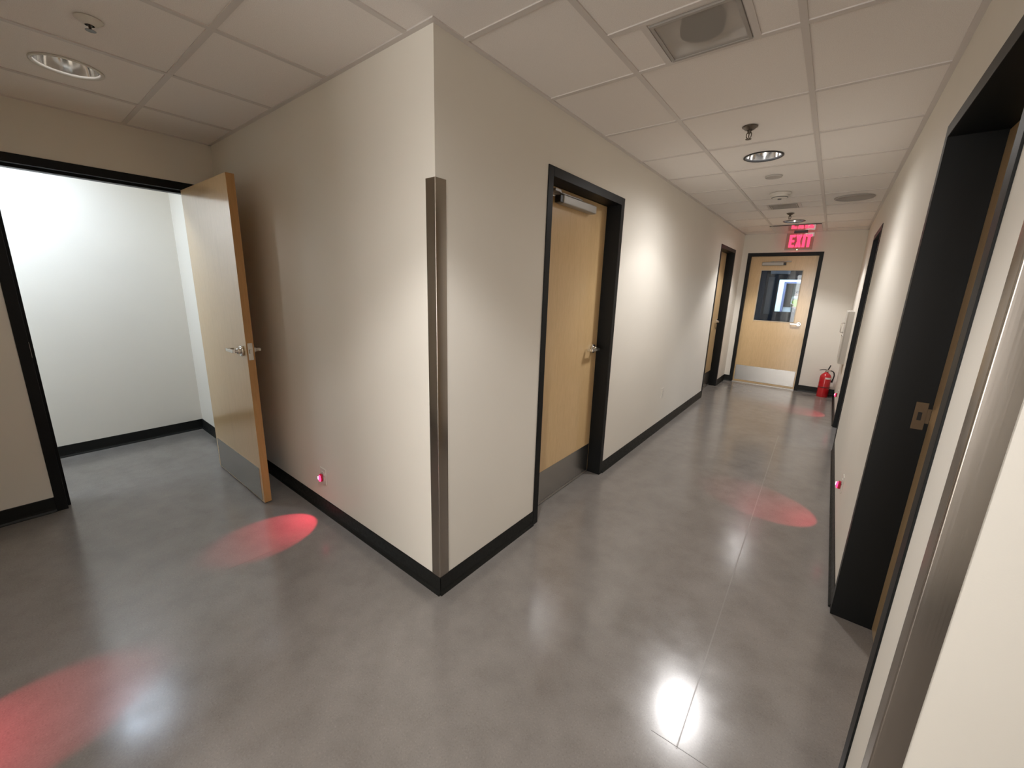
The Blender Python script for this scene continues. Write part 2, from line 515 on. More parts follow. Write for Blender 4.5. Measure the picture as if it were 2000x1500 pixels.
# ------------------------------------------------------------------ doors
# Local frame of a doorway: origin at floor on the wall face, +x along the wall, +y INTO the wall (away from the viewer's side), z up
def door_frame(parent, w, depth, stop=None, h=DH, proud=.006):
    bm = new_bm()
    y0, y1 = -proud, depth+proud
    for x0, x1 in ((0, FW), (w-FW, w)):
        box(bm, x0, x1, y0, y1, 0, h)
    box(bm, FW, w-FW, y0, y1, h-FW, h)
    if stop is not None:
        s0, s1 = stop
        box(bm, FW, FW+.016, s0, s1, 0, h-FW); box(bm, w-FW-.016, w-FW, s0, s1, 0, h-FW)
        box(bm, FW+.016, w-FW-.016, s0, s1, h-FW-.016, h-FW)
    return obj('door_frame', bm, BLACK, parent, bevel=.0015)
def lever(parent, x, y, z, s, sgn, name='lever_handle'):
    """lever on a leaf face at (x, y, z); s=-1 stands out to -y; sgn: direction in x of the lever arm"""
    bm = new_bm()
    lathe(bm, [(.0, 0), (.033, 0), (.034, s*.002), (.034, s*.011), (.031, s*.014), (0, s*.014)], (x, y, z), 32, False, 'Y')
    lathe(bm, [(.019, s*.012), (.019, s*.030), (.013, s*.034), (.011, s*.048)], (x, y, z), 24, True, 'Y')
    # square bar with a return toward the leaf
    a, b_ = x - sgn*.012, x + sgn*.112
    box(bm, a, b_, y+s*.044, y+s*.060, z-.010, z+.010)
    box(bm, b_-sgn*.016, b_, y+s*.016, y+s*.046, z-.010, z+.010)
    o = obj(name, bm, NICKEL, parent, bevel=.002)
    return smooth_by_angle(o)
def kick(parent, x0, x1, y, s, z0=.022, z1=.258):
    bm = new_bm(); box(bm, x0, x1, y, y+s*.0025, z0, z1)
    return obj('kick_plate', bm, STEEL_KICK, parent, bevel=.0006)
def closer(parent, x0, x1, y, z, s, hinge):
    """closer body on leaf face y, standing out s; hinge = x of the arm shoe on the frame head"""
    bm = new_bm()
    box(bm, x0, x1, y+s*.004, y+s*.052, z-.026, z+.026)
    c = obj('door_closer', bm, CLOSER, parent, bevel=.007)
    bm = new_bm(); xb = x0 if abs(x0-hinge) < abs(x1-hinge) else x1
    d = 1 if xb == x1 else -1
    box(bm, xb, xb+d*.03, y+s*.006, y+s*.046, z-.022, z+.020)
    obj('closer_bracket', bm, DARK, c, bevel=.003)
    bm = new_bm()
    xm = (x0+x1)/2
    box(bm, min(xb+d*.05, xm-d*.04), max(xb+d*.05, xm-d*.04), y+s*.018, y+s*.034, z+.032, z+.038)
    tube(bm, [(xm, y+s*.026, z+.026), (xm, y+s*.026, z+.040)], .010)
    box(bm, xb+d*.03, xb+d*.095, y+s*.010, y+s*.050, z+.030, z+.044)
    obj('closer_arm', bm, CLOSER, c, bevel=.001)
    return c
def leaf_mesh(x0, x1, y0, y1, z0, z1, window=None):
    bm = new_bm()
    if window is None:
        box(bm, x0, x1, y0, y1, z0, z1)
    else:
        a, b_, c, d = window
        box(bm, x0, a, y0, y1, z0, z1); box(bm, b_, x1, y0, y1, z0, z1)
        box(bm, a, b_, y0, y1, z0, c); box(bm, a, b_, y0, y1, d, z1)
    return bm
# two closed doors of the left wall (seen from the hallway: local +x -> +y world, +y -> -x world)
def place(e, loc, rz):
    e.location = loc; e.rotation_euler = (0, 0, rz)
LEAF_T = .0445
def closed_door(name, label, y_world, with_closer=True):
    d = empty(name, (0, y_world, 0), PI/2, kind='structure')
    door_frame(d, DW, T, stop=None)
    rec = .108
    lf = obj('door_leaf', leaf_mesh(FW+.002, DW-FW-.002, rec, rec+LEAF_T, .010, DH-FW-.003), MAPLE, d, bevel=.001)
    kick(lf, FW+.004, DW-FW-.012, rec, -1)
    lever(lf, DW-FW-.072, rec, 1.075, -1, -1)
    bm = new_bm(); lathe(bm, [(0, -.0), (.016, 0), (.016, -.006), (.012, -.008), (0, -.008)], (DW-FW-.072, rec, .965), 20, False, 'Y')
    smooth_by_angle(obj('key_cylinder', bm, NICKEL, lf)) if not with_closer else bm.free()
    bm = new_bm(); box(bm, FW+.006, DW-FW-.006, rec-.004, rec, .006, .020); obj('door_sweep', bm, ALU, lf)
    if with_closer: closer(lf, .268, .70, rec, 2.062, -1, 0)
    return d
closed_door('door_1', None, YD1)
closed_door('door_2', None, YD2, False)

# end door with a glazed opening (local +x -> +x world, +y -> +y world)
d3 = empty('door_3', (XE, E, 0), 0, kind='structure')
door_frame(d3, DW, T)
rec = .045
wx0, wx1, wz0, wz1 = .315-XE, .874-XE, 1.095, 1.906
lf = obj('door_leaf', leaf_mesh(FW+.002, DW-FW-.002, rec, rec+LEAF_T, .012, DH-FW-.003, (wx0, wx1, wz0, wz1)), MAPLE, d3)
kick(lf, FW+.02, DW-FW-.02, rec, -1, .040, .300)
bm = new_bm()
for q in ((wx0-.012, wx0, wz0-.012, wz1+.012), (wx1, wx1+.012, wz0-.012, wz1+.012), (wx0, wx1, wz0-.012, wz0), (wx0, wx1, wz1, wz1+.012)):
    box(bm, q[0], q[1], rec-.006, rec+LEAF_T+.006, q[2], q[3])
vf = obj('vision_frame', bm, mat('tan_bead', (.62, .52, .38), .4)[0], lf, bevel=.001)
bm = new_bm(); box(bm, wx0, wx1, rec+.019, rec+.025, wz0, wz1); obj('glass_pane', bm, GLASS, vf)
lever(lf, .948-XE, rec, 1.072, -1, -1)
closer(lf, .31-XE, .61-XE, rec, 2.012, -1, 1.0)
bm = new_bm(); box(bm, FW, DW-FW, -.012, T, .0, .012); obj('threshold', bm, ALU, d3, bevel=.002)

# open doorway in the west wall (local +x -> +y world so that +y local -> -x world)
dw4 = OPB - OPA
d4 = empty('door_4', (-L, OPA, 0), PI/2, kind='structure')
door_frame(d4, dw4, T, stop=(.050, .110))
bm = new_bm()
box(bm, FW-.001, FW+.0015, .006, .040, 1.02, 1.115)
obj('strike_plate', bm, NICKEL, d4, bevel=.0005)
# leaf, swung out into the hall; own local frame: origin at hinge, +x toward free edge
LW = dw4 - 2*FW - .004
bm = new_bm(); box(bm, 0, LW, -LEAF_T, 0, .010, DH-FW-.004)
leaf = obj('door_leaf', bm, [MAPLE, MAPLE_EDGE], d4)
for p in leaf.data.polygons:
    if abs(p.normal.x) > .9: p.material_index = 1
# world pose of the leaf: hinge at (-L-.012, OPB-FW), free edge toward +x
ANG = math.radians(-90.0)
leaf.location = (dw4-FW-.0015, -.008, 0)
leaf.rotation_euler = (0, 0, ANG)
kick(leaf, .03, LW-.03, -LEAF_T, -1, .018, .262)
kick(leaf, .03, LW-.03, 0, 1, .018, .262)
lever(leaf, LW-.070, -LEAF_T, 1.075, -1, -1)
lever(leaf, LW-.070, 0, 1.075, 1, -1)
bm = new_bm()
box(bm, LW-.0005, LW+.0015, -LEAF_T+.008, -.008, 1.02, 1.13)
box(bm, LW, LW+.011, -LEAF_T/2-.007, -LEAF_T/2+.007, 1.062, 1.088)
obj('latch_plate', bm, NICKEL, leaf, bevel=.0006)
bm = new_bm()
for z in (.25, 1.07, 1.89):
    tube(bm, [(-.004, .006, z-.055), (-.004, .006, z+.055)], .0065)
obj('hinge_knuckles', bm, NICKEL, leaf)

# near doorway of the right wall (local +x -> -y world, +y -> +x world)
dwR = YR2 - YR2N
d5 = empty('door_5', (W, YR2, 0), -PI/2, kind='structure')
door_frame(d5, dwR, T, proud=.005)
bm = new_bm()
box(bm, FW-.001, FW+.0018, .100, .138, 1.0, 1.117)
box(bm, FW-.001, FW+.0018, .138, .150, 1.03, 1.092)
st = obj('strike_plate', bm, mat('bronze_strike', (.13, .09, .055), .4, metal=.8)[0], d5, bevel=.0005)
bm = new_bm(); box(bm, FW+.0015, FW+.0024, .112, .125, 1.04, 1.075); obj('strike_hole', bm, DUCT, st)
bm = new_bm(); box(bm, FW+.003, dwR-FW-.003, .1505, .1505+LEAF_T, .010, DH-FW-.004)
lf5 = obj('door_leaf', bm, MAPLE, d5)
lever(lf5, FW+.088, .1505+LEAF_T, 1.06, 1, 1)
# far doorway of the right wall: an open passage
d6 = empty('door_6', (W, YR1, 0), -PI/2, kind='structure')
door_frame(d6, DW, T, proud=.005)

# ------------------------------------------------------------------ corner guards
def corner_guard(name, corner, sx, sy, label, z0, z1, wing=.056):
    """wings lie on the two faces meeting at corner; sx, sy: which way the wings run"""
    t = .0025
    e = empty(name, (corner[0], corner[1], z0), 0, label, 'corner guard', 'stainless corner guards')
    bm = new_bm()
    cx, cy = 0, 0
    # profile outline of an L with a small rounded nose
    ox, oy = -sx*t, -sy*t
    outer = []
    R = .004
    outer.append((sx*wing, oy))
    c0 = (ox + sx*R, oy + sy*R)
    a_pts = []
    for k in range(7):
        a = k/6*PI/2
        a_pts.append((c0[0] - sx*R*math.sin(a), c0[1] - sy*R*math.cos(a)))
    outer += a_pts
    outer.append((ox, sy*wing))
    inner = [(-sx*.0002, sy*wing), (-sx*.0002, -sy*.0002), (sx*wing, -sy*.0002)]
    pr = outer + inner
    lo = [bm.verts.new((x, y, 0)) for x, y in pr]; hi = [bm.verts.new((x, y, z1-z0)) for x, y in pr]
    n = len(pr)
    for i in range(n): bm.faces.new((lo[i], lo[(i+1)%n], hi[(i+1)%n], hi[i]))
    bm.faces.new(lo[::-1]); bm.faces.new(hi)
    g_ = obj('steel_angle', bm, STEEL, e); smooth_by_angle(g_, 30)
    return e
corner_guard('corner_guard', (0, 0), -1, 1, 'tall stainless steel corner guard on the projecting wall corner between the two hallways', BH, 1.952)
corner_guard('corner_guard', (W, YRC), 1, 1, 'stainless steel corner guard on the wall end beside the nearest black doorway', BH, 1.952, .048)

# ------------------------------------------------------------------ recessed lamps
def downlight(cx, cy, r, label, watts, bulb, spill=1.0, down=1.0, lit_name='recessed_downlight'):
    e = empty(lit_name, (cx, cy, H), 0, label, 'ceiling light', 'round recessed downlights')
    bm = new_bm()
    lathe(bm, [(r-.004, .010), (r-.001, -.002), (r+.006, -.003), (r+.012, -.001), (r+.012, .003), (r+.002, .0035), (r-.002, .012)], (0,0,0), 48, False)
    tr = obj('trim_ring', bm, DARK if bulb is BULB else WHITE, e, smooth=True)
    bm = new_bm()
    prof = [(r-.003, .006), (r-.006, .03), (r-.014, .06), (r-.026, .09), (r-.042, .115), (r-.060, .13), (r-.062, .165), (0, .165)]
    lathe(bm, prof, (0,0,0), 48, False)
    rf = obj('reflector', bm, CHROME, e, smooth=True)
    bm = new_bm()
    for k in range(3):
        a = k*2*PI/3 + .4
        x, y = .020*math.cos(a), .020*math.sin(a)
        tube(bm, [(x, y, .158), (x, y, .118), (x, y, .112)], [.009, .009, .004], 10)
    obj('lamp_tube', bm, bulb, e, smooth=True)
    if watts:
        for nm, pw, ang, bl, rad, dz in (('downlight_core', .30*down, 110, .3, .03, .105), ('downlight_beam', .36*down, 116, .35, .06, .006), ('downlight_spill', spill*1.15, 172, 1.0, .09, .002)):
            ld = bpy.data.lights.new(nm, 'SPOT')
            ld.energy = watts*pw; ld.color = HALL_COL; ld.spot_size = math.radians(ang); ld.spot_blend = bl
            ld.shadow_soft_size = rad
            lo = bpy.data.objects.new(nm, ld); COL.objects.link(lo); lo.parent = e; lo.location = (0, 0, dz)
    return e
downlight(*LAMPS['hall_near'], 'lit recessed downlight with a silvery reflector beyond the bronze pendent sprinkler', HALL_W*.86, BULB, .66, .45)
downlight(*LAMPS['hall_far'], 'lit recessed downlight near the exit sign at the far end of the hallway ceiling', HALL_W, BULB, .18, 1.35)
downlight(*LAMPS['left'], 'dim recessed downlight with grey reflector in the ceiling outside the open door', HALL_LEFT_W, BULB_DIM, .12)
downlight(*LAMPS['behind'], 'unseen downlight added over the crossing of the hallways', HALL_W*1.05, BULB, .32, 1.1)  # out of view, added for brightness at the crossing
downlight(*LAMPS['east'], 'unseen downlight added in the eastern hallway arm', HALL_W*.15, BULB, .3)  # out of view, added to brighten the right-hand wall end

# bright fitting in the room behind the open door
e = empty('ceiling_light_panel', (-3.06, -1.45, H), 0, 'bright cool white light panel on the ceiling of the room behind the open door', 'ceiling light')
bxo('panel_housing', (-.16, .16, -.70, .70, -.012, 0), WHITE, e)
bxo('diffuser', (-.145, .145, -.685, .685, -.020, -.012), COOLPANEL, e)
ld = bpy.data.lights.new('store_light', 'AREA'); ld.shape = 'RECTANGLE'; ld.size = .28; ld.size_y = 1.36
ld.energy = STORE_W; ld.color = COOL_COL
lo = bpy.data.objects.new('store_light', ld); COL.objects.link(lo); lo.parent = e; lo.location = (0, 0, -.024)

def room_light(name, x, y, z, w, col, size, label):
    e = empty('ceiling_light_panel', (x, y, z), 0, label, 'ceiling light')
    bxo('panel_housing', (-size/2-.01, size/2+.01, -size/2-.01, size/2+.01, -.010, 0), WHITE, e)
    bxo('diffuser', (-size/2, size/2, -size/2, size/2, -.016, -.010), COOLPANEL, e)
    ld = bpy.data.lights.new(name, 'AREA'); ld.size = size; ld.energy = w; ld.color = col
    lo = bpy.data.objects.new(name, ld); COL.objects.link(lo); lo.parent = e; lo.location = (0, 0, -.020)
ld = bpy.data.lights.new('added_lobby_light', 'AREA'); ld.shape = 'RECTANGLE'; ld.size = 1.4; ld.size_y = 2.2  # unseen area light added to brighten the hallways from behind the camera
ld.energy = SOUTH_W; ld.color = (1.0, .96, .92)
lo = bpy.data.objects.new('added_lobby_light', ld); COL.objects.link(lo)
lo.location = (W/2, -4.93, 1.18); lo.rotation_euler = (PI/2, 0, 0)
w1_ = empty('added_window_1', (W/2, -5.0, 0), 0, kind='structure')  # made-up glazing that goes with the added light
bm = new_bm()
for q in ((-.735, -.69, 0, 2.3), (.69, .735, 0, 2.3), (-.02, .02, 0, 2.3), (-.735, .735, 2.25, 2.3), (-.735, .735, 0, .05)): box(bm, q[0], q[1], -.08, 0, q[2], q[3])
obj('window_frame', bm, BLACK, w1_)
bm = new_bm(); box(bm, -.735, .735, -.05, -.044, .0, 2.3); obj('glass_pane', bm, GLASS, w1_)
room_light('side_room_light', 2.9, 4.5, H, 5, COOL_COL, .5, 'light panel in the room past the farther right hand doorway')
room_light('far_room_light', .6, 10.0, H, 85, (.72, .88, 1.0), .6, 'cool light panel in the far bright room beyond the exit door window')
room_light('far_hall_light', .9, 19.5, H, 60, (.85, .93, 1.0), .6, 'light panel in the hall where the person in the vest stands')
room_light('vestibule_fill_light', 1.6, 7.6, H, 3.0, (.6, .75, 1.0), .3, 'small unseen light panel added in the dark lobby behind the exit door')  # unseen panel added to light the vestibule faintly

# ------------------------------------------------------------------ exit sign
e = empty('exit_sign', (.772, 6.60, H), 0, 'red lit EXIT sign hanging from the ceiling before the end door', 'sign')
bxo('canopy', (-.085, .085, -.035, .035, -.022, -.003), DARK, e, .003)
bm = new_bm(); box(bm, -.172, .172, -.006, .006, -.262, -.022)
pn = obj('sign_panel', bm, ACRYL, e, bevel=.002)
bm = new_bm(); box(bm, -.176, .176, -.009, .009, -.272, -.260); box(bm, -.176, -.170, -.008, .008, -.262, -.022); box(bm, .170, .176, -.008, .008, -.262, -.022); 
obj('sign_rim', bm, CLOSER, e, bevel=.001)
def letters(parent):
    # EXIT in block letters drawn from strokes: widths in units of the letter height
    bm = new_bm()
    hgt, th = .185, .042
    z0 = -.232
    def bar(x0, x1, za, zb): box(bm, x0, x1, -.0095, -.006, z0+za, z0+zb)
    def diag(xa, za, xb, zb, w):
        v = []
        for y in (-.0095, -.006):
            v.append([bm.verts.new(p) for p in ((xa, y, z0+za), (xa+w, y, z0+za), (xb+w, y, z0+zb), (xb, y, z0+zb))])
        bm.faces.new(v[0]); bm.faces.new(v[1][::-1])
        for i in range(4): bm.faces.new((v[0][i], v[0][(i+1)%4], v[1][(i+1)%4], v[1][i]))
    # E
    x = -.132
    bar(x, x+th*.85, 0, hgt); bar(x+th*.85, x+.074, hgt-th*.85, hgt); bar(x+th*.85, x+.068, (hgt-th*.8)/2, (hgt+th*.8)/2); bar(x+th*.85, x+.074, 0, th*.85)
    # X
    x = -.052
    diag(x, 0, x+.046, hgt, .036); diag(x+.046, 0, x, hgt, .036)
    # I
    x = .038
    bar(x, x+th*.85, 0, hgt)
    # T
    x = .080
    bar(x, x+.072, hgt-th*.85, hgt); bar(x+.018, x+.018+th*.85, 0, hgt-th*.85)
    return obj('exit_letters', bm, EXIT_RED, parent)
letters(e)
bm = new_bm(); bmesh.ops.create_icosphere(bm, subdivisions=2, radius=.006)
for v in bm.verts: v.co += Vector((-.012, -.010, -.266))
obj('green_indicator', bm, GREEN, e, smooth=True)

# glossy lay-in panel on the ceiling that mirrors the sign
e = empty('ceiling_access_panel', (.74, 6.24, H), 0, 'glossy grey access panel in the ceiling that mirrors the red exit letters', 'ceiling panel')
bxo('panel_face', (-.30, .30, -.38, .42, -.003, .002), WHITE_GLOSS, e)
bxo('panel_edge', (-.30, .30, -.392, -.380, -.006, .002), DARK, e)

# ------------------------------------------------------------------ sprinklers
def sprinkler(x, y, label, pale=False):
    e = empty('fire_sprinkler', (x, y, H), 0, label, 'sprinkler', 'ceiling sprinklers')
    bm = new_bm()
    lathe(bm, [(.014, -.018), (.026, -.013), (.034, -.004), (.041, -.001), (.041, .002), (.034, .002), (.014, -.004)], (0,0,0), 32, False)
    obj('escutcheon', bm, WHITE if pale else SPR, e, smooth=True)
    bm = new_bm()
    lathe(bm, [(0, .0), (.011, 0), (.011, -.022), (.008, -.028), (.007, -.034), (0, -.034)], (0,0,0), 16, False)
    for s in (-1, 1):
        tube(bm, [(s*.007, 0, -.026), (s*.013, 0, -.036), (s*.012, 0, -.052), (s*.004, 0, -.060)], .0025, 8)
    tube(bm, [(0,0,-.034), (0,0,-.056)], .0025, 8)
    fr = obj('sprinkler_frame', bm, SPR, e)
    bm = new_bm()
    lathe(bm, [(0, -.060), (.006, -.060), (.016, -.063), (.016, -.0645), (0, -.0645)], (0,0,0), 20, False)
    df = obj('deflector', bm, SPR, e)
    if pale:
        for q in (fr, df): q.scale = (1, 1, .55)
sprinkler(.782, 1.708, 'bronze pendent sprinkler just before the first lit hallway downlight')
sprinkler(.757, 4.864, 'small dark sprinkler on the hallway ceiling between the air vent and the far downlight')
sprinkler(-1.080, -.771, 'sprinkler with a white collar near the dim downlight outside the open door', True)

# ------------------------------------------------------------------ smoke detector, speaker, small disc
e = empty('smoke_detector', (.762, 3.65, H), 0, 'round off white smoke detector with dark slots on the hallway ceiling', 'smoke detector')
bm = new_bm()
lathe(bm, [(0, .0), (.088, 0), (.088, -.010), (.080, -.016), (.078, -.018)], (0,0,0), 40, False)
smooth_by_angle(obj('mounting_base', bm, WHITE, e))
bm = new_bm()
lathe(bm, [(.076, -.014), (.074, -.030), (.060, -.044), (.044, -.048), (0, -.050)], (0,0,0), 40, False)
smooth_by_angle(obj('detector_dome', bm, WHITE, e))
bm = new_bm()
lathe(bm, [(.0680, -.036), (.0700, -.038), (.0650, -.043), (.0625, -.042)], (0,0,0), 40, False)
obj('slot_ring', bm, GREY_SLOT, e)
bm = new_bm()
lathe(bm, [(0, -.058), (.015, -.056), (.018, -.048)], (0,0,0), 16, False)
obj('sensor_nub', bm, GREY_SLOT, e)

def disc(name, x, y, r, label, cat, m_):
    e = empty(name, (x, y, H), 0, label, cat)
    bm = new_bm()
    lathe(bm, [(0, -.004), (r*.86, -.004), (r*.88, -.0065), (r*.96, -.006), (r, -.001), (r, .002)], (0,0,0), 48, False)
    smooth_by_angle(obj('grille', bm, m_, e), 40)
    bm = new_bm()
    lathe(bm, [(r*.87, -.0055), (r*.89, -.0085), (r*.97, -.008), (r*1.02, -.001), (r*1.02, .002)], (0,0,0), 48, False)
    obj('rim', bm, m_, e, smooth=True)
disc('ceiling_speaker', 1.325, 4.18, .155, 'large round ceiling speaker with a grey grille close to the right wall', 'speaker', SPEAK)
disc('ceiling_cover_plate', .775, 2.958, .060, 'small plain round cover plate between the first lit downlight and the smoke detector', 'cover plate', mat('pale_grey_cover', (.46,.43,.40), .5)[0])

# ------------------------------------------------------------------ air diffusers
def diffuser(x0, x1, y0, y1, label):
    cx, cy = (x0+x1)/2, (y0+y1)/2
    e = empty('air_diffuser', (cx, cy, H), 0, label, 'air vent', 'square perforated air vents')
    a, b_ = (x1-x0)/2, (y1-y0)/2
    bm = new_bm()
    for q in ((-a, -a+.012, -b_, b_), (a-.012, a, -b_, b_), (-a+.012, a-.012, -b_, -b_+.012), (-a+.012, a-.012, b_-.012, b_)):
        box(bm, q[0], q[1], q[2], q[3], -.004, .008)
    obj('vent_frame', bm, SPEAK, e)
    bm = new_bm()
    v = [bm.verts.new(p) for p in ((-a+.012, -b_+.012, -.001), (a-.012, -b_+.012, -.001), (a-.012, b_-.012, -.001), (-a+.012, b_-.012, -.001))]
    bm.faces.new(v); obj('perforated_face', bm, PERF, e)
    bm = new_bm()
    z = .045
    v = [bm.verts.new(p) for p in ((-a, -b_, .008), (a, -b_, .008), (a, b_, .008), (-a, b_, .008))]
    w = [bm.verts.new(p) for p in ((-a, -b_, z), (a, -b_, z), (a, b_, z), (-a, b_, z))]
    for i in range(4): bm.faces.new((v[i], v[(i+1)%4], w[(i+1)%4], w[i]))
    bm.faces.new(w)
    obj('plenum_box', bm, PLENUM, e)
    bm = new_bm()
    r = min(a, b_)*.52
    lathe(bm, [(r+.004, .006), (r, .006), (r, .0445), (0, .0445)], (0, 0, 0), 32, False)
    lathe(bm, [(r+.004, .006), (r+.004, .0445)], (0, 0, 0), 32, False)
    obj('duct_neck', bm, DUCT, e)
diffuser(*rects[0], 'grey perforated air vent with a round dark duct, nearest in the hallway ceiling')
diffuser(*rects[1], 'grey perforated air vent behind the smoke detector, far along the hallway ceiling')

# ------------------------------------------------------------------ outlets and night lights
def outlet(loc, rz, label, name='electrical_outlet'):
    """local: plate in the xz plane, facing -y"""
    e = empty(name, loc, rz, label, 'outlet', 'wall outlets')
    bm = new_bm(); box(bm, -.035, .035, -.006, 0, -.057, .057)
    pl = obj('cover_plate', bm, WHITE, e, bevel=.003)
    for z in (-.0195, .0195):
        bm = new_bm(); box(bm, -.0165, .0165, -.0085, -.005, z-.0135, z+.0135)
        rc = obj('receptacle', bm, WHITE, e, bevel=.003)
        bm = new_bm()
        for x in (-.006, .006): box(bm, x-.001, x+.001, -.0088, -.008, z-.003, z+.005)
        tube(bm, [(0, -.0088, z-.008), (0, -.008, z-.008)], .002, 8)
        obj('slots', bm, GREY_SLOT, rc)
    return e
def night_light(loc, rz, label, aim_side=0.0, watts=NIGHT_W):
    e = empty('night_light', loc, rz, label, 'night light', 'red plug-in night lights')
    bm = new_bm()
    pts = []
    box(bm, -.014, .014, -.024, -.009, -.026, .026)
    obj('lamp_body', bm, mat('red_translucent_body', (.45, .01, .04), .25)[0], e, bevel=.006)
    bm = new_bm()
    lathe(bm, [(0, -.034), (.007, -.033), (.0115, -.029), (.0125, -.024)], (0, 0, 0), 20, False, 'Y')
    for v in bm.verts: v.co.z = v.co.z*1.9 - .002
    obj('red_lens', bm, NIGHT, e, smooth=True)
    bm = new_bm(); tube(bm, [(-.004, -.0345, .014), (-.004, -.0345, -.006)], .0022, 8); obj('glowing_core', bm, NIGHT_HOT, e)
    ld = bpy.data.lights.new('night_light_beam', 'SPOT'); ld.energy = watts; ld.color = (1.0, .045, .10)
    ld.spot_size = math.radians(64); ld.spot_blend = .25; ld.shadow_soft_size = .006
    lo = bpy.data.objects.new('night_light_beam', ld); COL.objects.link(lo); lo.parent = e
    lo.location = (0, -.040, -.012)
    d = Vector((aim_side, -.80, -1.0))
    lo.rotation_euler = d.to_track_quat('-Z', 'Y').to_euler()
    return e
# on the corner block's face towards the cross hallway (faces -y)
outlet((-1.135, 0, .274), 0, 'white outlet low on the wall beside the open maple door')
night_light((-1.141, 0, .266), 0, 'glowing red night light on the wall beside the open maple door', -.05)
# right wall (faces -x)
outlet((W, 2.065, .345), -PI/2, 'white outlet low on the right wall past the nearest black doorway')
night_light((W, 2.065, .333), -PI/2, 'glowing pink red night light on the wall past the nearest black doorway', -.25, NIGHT_W*.6)
outlet((W, 5.27, .315), -PI/2, 'white outlet low on the wall between the far doorway and the extinguisher')
night_light((W, 5.27, .305), -PI/2, 'red night light low on the wall near the fire extinguisher', -.25, NIGHT_W*.45)
# wall behind the camera (faces +y)
outlet((-.62, BACK, .30), PI, 'white outlet low on the south wall of the cross hallway')
night_light((-.62, BACK, .29), PI, 'red night light on the south wall of the cross hallway', 0, NIGHT_W*1.2)
# left wall (faces +x)
outlet((0, 3.248, .43), PI/2, 'plain white outlet on the wall between the two maple hallway doors')

# ------------------------------------------------------------------ fire extinguisher
e = empty('fire_extinguisher', (1.425, 6.575, 0), math.radians(12), 'red fire extinguisher with a black hose standing on the floor by the end door', 'fire extinguisher')
bm = new_bm()
R = .073
lathe(bm, [(0, .008), (R-.008, .004), (R-.002, .0), (R, .008), (R, .30), (R-.004, .325), (R-.018, .352), (R-.040, .372), (.022, .382), (.022, .392), (0, .392)], (0,0,0), 40, False)
smooth_by_angle(obj('cylinder_body', bm, RED, e), 50)
bm = new_bm(); lathe(bm, [(R+.0005, .148), (R+.003, .150), (R+.003, .160), (R+.0005, .162)], (0,0,0), 40, False); obj('strap', bm, RED_DK, e, smooth=True)
bm = new_bm(); 
for k in range(10):
    a0, a1 = math.radians(-100+k*6), math.radians(-94+k*6)
    rr_ = R+.0008
    v = [bm.verts.new((rr_*math.cos(a), rr_*math.sin(a), z)) for a, z in ((a0,.285),(a1,.285),(a1,.312),(a0,.312))]
    bm.faces.new(v)
obj('pale_label', bm, LABEL, e)
bm = new_bm()
lathe(bm, [(.020, .388), (.020, .402), (.014, .406), (.014, .428), (0, .430)], (0,0,0), 20, True)
tube(bm, [(.012, 0, .412), (.045, 0, .414)], .008, 12)
lathe(bm, [(0, -.034), (.015, -.034), (.015, -.020), (0, -.020)], (0, 0, .412), 20, False, 'Y')
smooth_by_angle(obj('valve', bm, NICKEL, e))
bm = new_bm()   # carry handle and squeeze lever
tube(bm, [(.010, 0, .424), (-.02, 0, .422), (-.065, 0, .418), (-.092, 0, .408)], [.006, .007, .006, .005], 10)
obj('carry_handle', bm, DARK, e, smooth=True)
bm = new_bm()
tube(bm, [(.014, 0, .428), (.022, 0, .450), (.030, 0, .478), (.033, 0, .500)], [.008, .008, .008, .006], 10)
obj('squeeze_lever', bm, DARK, e, smooth=True)
bm = new_bm()
hp = [(.045, 0, .414), (.070, 0, .408), (.092, -.002, .385), (.100, -.004, .350), (.096, -.006, .300), (.088, -.008, .262), (.083, -.008, .235)]
tube(bm, hp, [.0085, .0085, .0085, .0085, .0085, .011, .013], 12)
obj('hose', bm, HOSE, e, smooth=True)

# ------------------------------------------------------------------ extinguisher cabinet on the right wall
cx0, cx1, cy0, cy1, cz0, cz1 = 1.497, W, 5.50, 6.06, .672, 1.348
e = empty('extinguisher_cabinet', (W, (cy0+cy1)/2, cz0), 0, 'off white metal cabinet mounted on the wall above the fire extinguisher', 'cabinet')
hx, hy = cx1-cx0, (cy1-cy0)/2
bxo('cabinet_body', (-hx+.014, 0, -hy, hy, 0, cz1-cz0), CABI, e, .002)
bm = new_bm(); box(bm, -hx, -hx+.013, -hy+.004, hy-.004, .004, cz1-cz0-.004)
dr = obj('cabinet_door', bm, CABI, e, bevel=.003)
bm = new_bm()
tube(bm, [(-hx, -.14, .52), (-hx-.030, -.14, .52), (-hx-.034, -.14, .515), (-hx-.034, -.14, .405), (-hx-.030, -.14, .40), (-hx, -.14, .40)], .006, 10)
obj('pull_handle', bm, NICKEL, dr, smooth=True)
bm = new_bm(); lathe(bm, [(0, -.014), (.011, -.012), (.012, 0)], (-hx, -.14, .36), 16, False, 'X')
obj('latch_knob', bm, NICKEL, dr, smooth=True)

